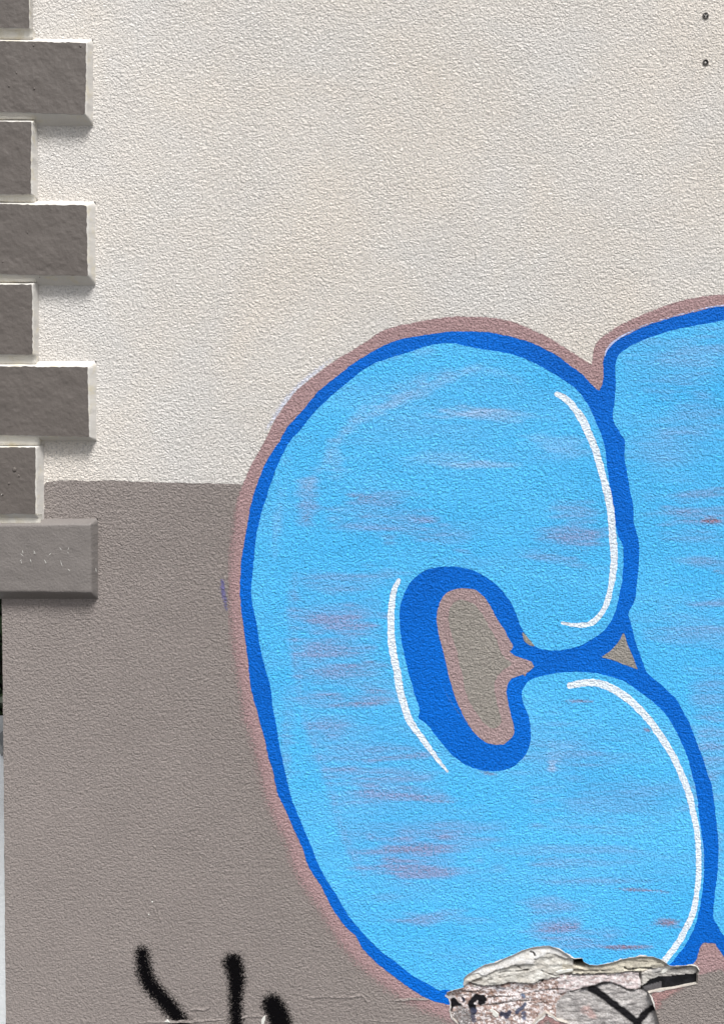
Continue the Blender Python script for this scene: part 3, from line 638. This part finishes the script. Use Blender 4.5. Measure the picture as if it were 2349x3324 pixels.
# ------------------------------------------------------------------ graffiti
letterC = empty('graffiti_letter', tuple(WP(np.array(1400.), np.array(3200.), 0)))
tag(letterC, 'complete light blue bubble letter with small oval counter and three white highlights', 'graffiti', 'bubble letters sprayed on the wall')
letterR = empty('graffiti_letter', tuple(WP(np.array(2500.), np.array(3150.), 0)))
tag(letterR, 'light blue bubble letter cut off by the right edge of the photo, without white highlights', 'graffiti', 'bubble letters sprayed on the wall')
bb = (740, 930, 3000, 3330)
d0 = .00013
def cov(f, xs, ys, soft):
    g = interp(f, xs, ys)
    return lambda px, py: np.clip(g(px, py) / soft(px, py) * .5 + .5, 0, 1)
def paintlayer(name, poly, layer, mat, parent, corners=(), rag=1.5, step=6, bbx=bb, **kw):
    xs, ys, X, Y = grids(*bbx, step)
    f = poly_sdf(smooth(poly, True, 10, corners), xs, ys) + RAG(X, Y, rag, hash(layer) % 7)
    f = np.minimum(f, -hole_sdf(xs, ys) + 0.5) if bbx[3] > 3060 else f
    return region(name, f, xs, ys, -d0 * layer, mat, parent, **kw)
def softlayer(name, poly, layer, mat, parent, soft, corners=(), bbx=bb, step=6):
    xs, ys, X, Y = grids(*bbx, step)
    f = poly_sdf(smooth(poly, True, 10, corners), xs, ys)
    g = np.minimum(f + np.maximum(soft(X, Y), 3), -hole_sdf(xs, ys) + .5)
    f2 = f + RAG(X, Y, 1.2, 3)
    return region(name, g, xs, ys, -d0 * layer, mat, parent, merge=False, attr={'cover': cov(f2, xs, ys, soft)})
soft_h = lambda x, y: np.where(y < 1560, 3.0, np.clip(3 + (y - 1560) / 8, 3, 30))
softlayer('mauve_halo', HR, 1, M['mauve'], letterR, lambda x, y: np.where(y < 2500, 3.0, 9.0), c_H)
softlayer('mauve_halo', HC, 1.5, M['mauve'], letterC, soft_h, c_H)
paintlayer('blue_outline', DR, 2, M['blue'], letterR, z8([(800,748)]))
# stains: the mauve first coat showing through the light blue
d_ = lambda l: [(x * 1.4473, y * 1.4473, rx * 1.4473, ry * 1.4473, s, t) for x, y, rx, ry, s, t in l]
STAIN = d_([(690,1130,22,50,.45,0),(690,1085,25,12,.3,0),(870,1165,105,32,.55,0),(850,1120,70,18,.6,-.05),(960,1162,38,9,.5,0),(980,1200,80,18,.3,0),(1285,1150,45,22,.6,0),(1270,1195,72,22,.75,0),(1295,1215,55,12,.6,.1),(1245,1255,75,9,.6,.15),(1040,1238,25,6,.4,.2),
 (770,1305,110,26,.45,0),(745,1385,90,32,.7,0),(790,1410,60,24,.6,0),(750,1455,85,30,.55,0),(770,1505,90,18,.55,0),(730,1570,50,25,.6,0),(820,1572,65,16,.7,-.05),(830,1545,60,8,.5,.15),(740,1620,60,25,.4,0),
 (790,1690,90,30,.3,0),(850,1740,110,22,.45,0),(880,1700,70,8,.5,-.1),(930,1790,120,9,.55,.05),(870,1780,100,22,.3,0),(1000,1865,110,20,.5,-.05),(930,1905,100,20,.75,0),(950,1955,110,16,.7,0),(1080,1885,60,10,.4,0),(900,1945,70,20,.4,0),(960,2060,65,16,.55,-.05),(1050,2065,55,9,.4,0),(870,2010,50,10,.15,0),
 (1240,2080,60,16,.7,-.18),(1240,2030,80,16,.5,.05),(1290,2110,80,16,.5,.1),(1350,2090,80,10,.3,0),(1300,1905,170,14,.3,.02),(1290,1935,130,9,.45,0),(1330,1975,120,10,.35,0),(1380,1800,150,40,.3,0),(1250,1690,130,60,.22,0),(1350,1860,120,14,.3,0),(1150,1640,120,50,.15,0),(1320,1700,130,14,.25,0),
 (1560,1110,80,14,.55,-.1),(1570,1155,85,22,.6,.05),(1560,1200,70,18,.3,0),(1570,1262,70,16,.5,.1),(1590,1355,60,9,.55,-.08),(1560,1420,90,30,.35,0),(1590,1700,40,90,.5,0),(1590,1560,50,60,.35,0),(1530,820,110,60,.22,0),(1560,930,80,50,.25,0),(1480,1020,60,30,.15,0),(1590,1900,30,60,.4,0),
 (1270,700,10,10,0,0),(900,940,110,60,.12,-.4),(640,1700,14,90,.3,0),(650,1600,16,60,.2,0)])
RUST = d_([(820,1118,36,9,.45,0),(1300,1150,30,6,.25,0),(815,1575,55,8,.5,-.07),(820,1400,30,10,.25,0),(790,1412,22,5,.3,0),(970,1796,75,6,.45,.06),(920,1902,70,10,.4,0),(925,1950,60,6,.35,0),(1095,1735,26,5,.7,.15),(1302,1573,32,4,.8,0),(1450,1637,12,6,.95,.2),(1435,1996,60,5,.85,.05),(1495,2070,34,12,1.15,.05),(1390,2126,52,8,.9,0),(1240,2082,50,8,.3,-.2),(1594,1166,20,7,1.2,.1),(1612,1283,26,5,.9,.1),(1300,1232,50,4,.25,.2),(690,1160,16,14,.3,0),(1215,1925,40,4,.3,0),
 (1405,1520,34,5,.8,.3),(1440,1536,30,4,.6,.5)])
PALE = d_([(1100,930,90,13,.6,0),(1040,925,60,10,.4,0),(1080,1043,95,8,.6,0),(1250,995,60,22,.35,.1),(960,870,110,12,.35,-.45),(860,915,80,12,.3,-.6),(750,1025,20,40,.3,.5),(690,1085,24,14,.3,0),(1000,1030,80,20,.3,0),(1237,1720,9,12,.9,0),(1245,1690,22,30,.25,0),(1500,1000,90,60,.15,0),(1550,800,70,30,.2,0)])
def spots(L):
    def g(px, py):
        r = np.zeros_like(px)
        for cx, cy, rx, ry, s_, t in L:
            m = (np.abs(px - cx) < rx * 2.2) & (np.abs(py - cy) < ry * 2.2 + abs(t) * rx * 2.2)
            if not m.any(): continue
            dx = px[m] - cx; dy = py[m] - cy - t * dx
            w = 1 + (vnoise(px[m] / 60, py[m] / 12, 140) - .5) * .9
            q = np.sqrt((dx / rx) ** 2 + (dy / ry) ** 2) * w; r[m] = np.maximum(r[m], 0) + s_ * np.clip(1.25 - q, 0, .75) / .75
        return r
    return g
ZONE = smooth([(955,1870),(948,2050),(985,2310),(1060,2530),(1100,2680),(1175,2830),(1400,2900),(1500,2700),(1400,2500),(1330,2330),(1240,2100),(1210,1900)], True)
zx, zy = grid(700, 900, 2900, 3330, 16); zg = interp(np.clip(poly_sdf(ZONE, zx, zy) / 14 + .5, 0, 1), zx, zy)
EDGE = stroke_sdf([(955,1870),(948,2050),(985,2310),(1070,2560),(1110,2700),(1185,2850)], [3], zx, zy); eg = interp(np.clip((EDGE + 14) / 16, 0, 1), zx, zy)
arcs = np.maximum(stroke_sdf([(1000,1590),(1085,1440),(1195,1320),(1360,1235),(1560,1205),(1700,1235)], [2, 5, 6, 6, 5, 2], zx, zy), stroke_sdf([(1020,1300),(1130,1210),(1260,1155),(1400,1140)], [2, 4, 4, 2], zx, zy))
arcs = np.maximum(arcs, stroke_sdf([(930,1500),(905,1640),(890,1800)], [2, 6, 2], zx, zy)); ag = interp(np.clip((arcs + 16) / 18, 0, 1), zx, zy)
st_, ru_, pa_ = spots(STAIN), spots(RUST), spots(PALE)
FA = {'stain': lambda x, y: np.clip(st_(x, y) * 1.0 + zg(x, y) * (.06 + .5 * np.clip(fbm(x / 260, y / 30, 3, 150) - .4, 0, 1)) + eg(x, y) * .30 + .42 * np.clip(fbm(x / 330, y / 60, 3, 155) - .50, 0, 1), 0, 1),
      'rust': lambda x, y: np.clip(ru_(x, y), 0, 1.3), 'pale': lambda x, y: np.clip(pa_(x, y) + ag(x, y) * .38 * np.clip(fbm(x / 40, y / 40, 2, 170) * 2 - .4, 0, 1), 0, 1) * .8}
paintlayer('blue_fill', FR, 3, M['fill'], letterR, z8([(905,640)]), merge=False, attr=FA)
paintlayer('blue_outline', DC, 4, M['blue'], letterC, c_DC, step=6, bbx=(740, 1000, 2400, 3330))
paintlayer('blue_fill', FC, 5, M['fill'], letterC, z2([(318,1180)]), merge=False, attr=FA, bbx=(740, 1000, 2400, 3330))
# the taupe wall seen through the counter and the little gaps of the outline
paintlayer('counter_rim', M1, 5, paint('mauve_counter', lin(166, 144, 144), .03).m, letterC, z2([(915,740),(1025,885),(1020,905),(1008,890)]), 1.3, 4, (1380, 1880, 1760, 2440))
paintlayer('counter', G1, 6, M['greige'], letterC, (), 2.2, 4, (1420, 1920, 1700, 2400))
paintlayer('outline_gap', G2, 5, M['greige'], letterC, z3([(960,712),(1052,958),(812,880)]), .8, 4, (1920, 2020, 2100, 2200))
paintlayer('outline_gap', G3, 6, M['greige'], letterC, z3([(293,710),(382,810)]), .6, 3, (1680, 2030, 1760, 2110))
def strokelayer(name, line, rads, layer, mat, parent, bbx, step=4, rag=1.6):
    xs, ys, X, Y = grids(*bbx, step); f = np.minimum(stroke_sdf(line, rads, xs, ys) + RAG(X, Y, rag, 4), -hole_sdf(xs, ys) + .5)
    return region(name, f, xs, ys, -d0 * layer, mat, parent)
W1 = z8([(522,768),(560,788),(605,825),(650,882),(692,945),(732,1035),(765,1110),(790,1185),(815,1280),(840,1370),(862,1460),(877,1560)]) + z3([(885,30),(892,120),(898,220),(890,320),(872,440),(842,540),(795,615),(740,658),(680,668),(620,665),(555,653)])
strokelayer('white_highlight', W1, [8.5,11,12.5,12.5,12,11,11,11.5,12,12,12,11.5,10.5,9,9,9,8,3.5], 6, M['white'], letterC, (1780, 1240, 2020, 2060))
W2 = z2([(190,268),(162,330),(146,420),(138,520),(140,640),(155,760),(180,880),(200,1000),(225,1090),(260,1190),(312,1270),(370,1350),(430,1430),(490,1505),(512,1528)])
strokelayer('white_highlight', W2, [6.5,9.5,10.5,11,12,12,12,11.5,11,10,9.5,7,4], 6, M['white'], letterC, (1240, 1850, 1480, 2530))
W3 = z3([(610,1066),(680,1050),(750,1046),(830,1060),(920,1105),(1000,1162),(1080,1238),(1150,1322),(1220,1425),(1280,1520)]) + z5([(1370,330),(1400,400),(1430,490),(1450,580),(1470,680),(1480,800),(1480,920),(1470,1020),(1450,1130),(1410,1220),(1360,1310),(1290,1400)])
strokelayer('white_highlight', W3, [11,12,12.5,12.5,11.5,11,10.5,10.5,10.5,9.5,9,9,9,9,10,10,10.5], 6, M['white'], letterC, (1820, 2190, 2300, 3160))
def softstroke(name, line, rads, layer, mat, parent, bbx, soft, step=4, cut=True):
    xs, ys, X, Y = grids(*bbx, step); f = stroke_sdf(line, rads, xs, ys)
    sf = lambda x, y: soft + 0 * x
    g = f + soft; g = np.minimum(g, -hole_sdf(xs, ys) + .5) if cut else g
    return region(name, g, xs, ys, -d0 * layer, mat, parent, merge=False, attr={'cover': cov(f, xs, ys, sf)})
softstroke('scratch', z2([(478,940),(500,1010),(540,1080),(580,1140),(625,1200),(650,1225)]), [1, 2.5, 2.5, 3, 1], 5, M['scratch'], letterC, (1420, 2190, 1540, 2380), 3, 3, False)
softstroke('purple_smear', z1([(45,570),(48,640),(62,710),(70,770)]), [6, 10, 8, 4], 1.8, M['purple'], letterC, (690, 1850, 760, 2010), 9)
softstroke('pink_overspray', [(2250,3165),(2190,3205),(2130,3235),(2125,3260)], [18, 16, 26, 22], 1.9, M['dust'], letterR, (2090, 3120, 2330, 3330), 16)
softstroke('pink_overspray', b6([(1150,960),(1220,880),(1290,920),(1400,970)]), [14, 14, 14, 14], 1.9, M['dust'], letterC, (1690, 3270, 1880, 3400), 12)
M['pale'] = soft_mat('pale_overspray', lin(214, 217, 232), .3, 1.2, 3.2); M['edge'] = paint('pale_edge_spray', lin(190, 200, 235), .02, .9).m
softstroke('pale_overspray', z7([(330,1010),(385,930),(440,850),(520,750),(590,680),(690,600),(780,530)]), [5, 12, 14, 12, 12, 10, 4], .8, M['pale'], letterC, (820, 1120, 1110, 1420), 12, 4, False)
strokelayer('pale_edge', z8([(836,520),(848,480),(880,440),(925,403),(1000,362),(1100,315),(1200,283),(1300,253),(1400,228),(1520,198),(1640,182)]), [1.2, 3.2, 2.6, 1.6, 1.0, 1.0, .8, 1.6, 1.4, 1.6, 1.8], 2.5, M['edge'], letterR, (1940, 960, 2380, 1180), 3, .7)
tg = empty('spray_tag', tuple(WP(np.array(620.), np.array(3324.), 0)))
tag(tg, 'black fuzzy spray paint strokes low on the taupe wall, left of the blue letter', 'graffiti')
softstroke('spray_stroke', t4([(375,450),(385,520),(400,610),(440,690),(500,760),(560,830),(620,900),(690,990),(780,1110),(900,1220)]), [16, 20, 21, 20, 20, 18, 20, 21], 3, M['black'], tg, (400, 3020, 760, 3480), 22)
softstroke('spray_stroke', t4([(1058,520),(1072,570),(1085,650),(1080,750),(1080,850),(1082,983),(1075,1180)]), [25, 23, 19, 16, 16, 17, 18], 3, M['black'], tg, (680, 3050, 850, 3460), 21)
softstroke('spray_stroke', t4([(1352,835),(1385,890),(1415,983),(1440,1180)]), [28, 31, 33, 34], 3, M['black'], tg, (800, 3170, 1010, 3460), 20)

# ------------------------------------------------------------------ two old fixing holes, top right
hole_m = plain('rusty_dark_plug', (.10, .09, .085), .7, .3, 400, 600, .001); dark_m = plain('plug_bore', (.012, .011, .01), .9, .1)
pale_m = plain('plug_core', (.42, .40, .38), .6, .2)
def plug(px, py, r, label, kind):
    c_ = WP(np.array(float(px)), np.array(float(py)), 0); t = empty('wall_plug', tuple(c_)); tag(t, label, 'wall plug', 'old fixings in the wall')
    R = r * .0007; n = 20; prof = [(R * 1.05, -.0003), (R * 1.0, -.0024), (R * .78, -.0026), (R * .70, -.0002)]
    V = [(c_[0] + q * math.cos(2*math.pi*k/n) * (1 + .05 * math.sin(5 * k)), d, c_[2] + q * math.sin(2*math.pi*k/n)) for q, d in prof for k in range(n)]
    Fs = [(a_ * n + k, a_ * n + (k + 1) % n, (a_ + 1) * n + (k + 1) % n, (a_ + 1) * n + k) for a_ in range(3) for k in range(n)]
    link('collar', mesh('collar', V, Fs), hole_m, t)
    V = [(c_[0] + R * .76 * math.cos(2*math.pi*k/n), -.0008, c_[2] + R * .76 * math.sin(2*math.pi*k/n)) for k in range(n)]
    link('bore', mesh('bore', V, [tuple(range(n))]), dark_m, t)
    bm = bmesh.new()
    if kind == 0:
        for k in range(3):
            A = 2 * math.pi * k / 3 + .55; m4 = Matrix.Translation((c_[0] + R * .32 * math.cos(A), -.0016, c_[2] + R * .32 * math.sin(A))) @ Matrix.Rotation(-A, 4, 'Y') @ Matrix.Diagonal((R * .62, .0012, R * .20, 1))
            bmesh.ops.create_cube(bm, size=1, matrix=m4)
    else:
        bmesh.ops.create_icosphere(bm, subdivisions=2, radius=R * .36, matrix=Matrix.Translation((c_[0] - R * .12, -.0012, c_[2] - R * .15)) @ Matrix.Diagonal((1, .5, 1.1, 1)))
    me = bpy.data.meshes.new('core'); bm.to_mesh(me); bm.free(); link('core', me, pale_m, t)
plug(2288, 52, 9.5, 'upper small fixing hole at top right of the cream wall, dark with three lobes', 0)
plug(2288, 203, 9, 'lower small fixing hole at top right of the cream wall, with pale round core', 1)

# ------------------------------------------------------------------ beyond the corner: white garden wall and dark shrub
gp = P(np.array([10.]), np.array([2455.]), .45)[0]
gw = empty('garden_wall', (gp[0] - .3, .45, 0)); tag(gw, 'pale painted low wall with sloping end seen past the left edge of the house wall', 'wall', kind='thing')
pw = plain('pale_wall_paint', lin(240, 244, 246), .7, .04, 8, 120, .002)
x1 = gp[0]; zt = gp[2]
prof = [(x1 - 2.2, 0), (x1 + .5, 0), (x1 + .5, zt - .45), (x1 + .0, zt), (x1 - .022, zt + .05), (x1 - 2.2, zt + .05)]
def extr(name, prof, y0, y1, mat, parent):
    n = len(prof); V = [(x, y, z) for y in (y0, y1) for x, z in prof]
    return link(name, mesh(name, V, [tuple(range(n)), tuple(range(2 * n - 1, n - 1, -1))] + [(i, i + n, (i + 1) % n + n, (i + 1) % n) for i in range(n)]), mat, parent)
extr('wall_body', prof, .45, .65, pw, gw)
cop = plain('grey_coping', lin(150, 152, 152), .8, .08)
extr('coping', [(x1 + .0, zt + .003), (x1 + .006, zt + .018), (x1 - .012, zt + .062), (x1 - 2.2, zt + .062), (x1 - 2.2, zt + .053), (x1 - .022, zt + .053)], .44, .66, cop, gw)
leafm = NT('dark_leaf', .5, .4); leafm.color(leafm.mix(leafm.mr(leafm.noise(9, 3), .3, .7), (.012, .022, .010), (.03, .05, .02)))
sh = empty('shrub', (x1 - .6, 1.6, 0)); tag(sh, 'dark dense shrub glimpsed in the gap left of the house wall', 'shrub')
n = 9000; c0 = np.stack([rng.uniform(x1 - 1.7, x1 + .9, n), 1.35 + rng.uniform(0, .5, n) ** 1.5, rng.uniform(.1, 2.75, n)], -1)
c0[:, 1] += .25 * ((c0[:, 0] - x1 + .4) / 1.3) ** 2 + (fbm(c0[:, 0] * 3, c0[:, 2] * 3, 2) - .5) * .3
ax = rng.normal(size=(n, 3)); ax /= np.linalg.norm(ax, axis=1)[:, None]; bx = np.cross(ax, rng.normal(size=(n, 3))); bx /= np.linalg.norm(bx, axis=1)[:, None]
L = rng.uniform(.03, .06, n)[:, None]; V = np.stack([c0 - ax * L, c0 + bx * L * .35, c0 + ax * L, c0 - bx * L * .35], 1).reshape(-1, 3)
link('foliage', quads_mesh('foliage', V, n, []), leafm.m, sh)
trunk = plain('dark_bark', (.03, .025, .02))
bm = bmesh.new()
for k in range(26):
    x = x1 - .5 + rng.uniform(-.2, .2); tx, tz = x1 + rng.uniform(-1.6, .8), rng.uniform(1.2, 2.6)
    A = Vector((x, 1.75, 0)); B = Vector((tx, 1.6 + rng.uniform(-.1, .3), tz)); m4 = Matrix.Translation((A + B) / 2) @ (B - A).to_track_quat('Z', 'Y').to_matrix().to_4x4()
    bmesh.ops.create_cone(bm, segments=6, radius1=.022, radius2=.006, depth=(B - A).length, matrix=m4, cap_ends=True)
me = bpy.data.meshes.new('branch'); bm.to_mesh(me); bm.free(); link('branch', me, trunk, sh)
# solid near-black backing added behind the leaves to block the sky
bm = bmesh.new(); bmesh.ops.create_icosphere(bm, subdivisions=4, radius=1)
for v in bm.verts:
    v.co = Vector((x1 - .4 + v.co.x * 1.35, 2.15 + v.co.y * .42, 1.35 + v.co.z * 1.42)) + Vector((0, 1, 0)) * (float(fbm(np.array(v.co.x * 4), np.array(v.co.z * 4), 3)) - .5) * .3
me = bpy.data.meshes.new('dark_backing'); bm.to_mesh(me); bm.free(); link('dark_backing', me, plain('dark_backing', (.008, .009, .006)), sh, True)
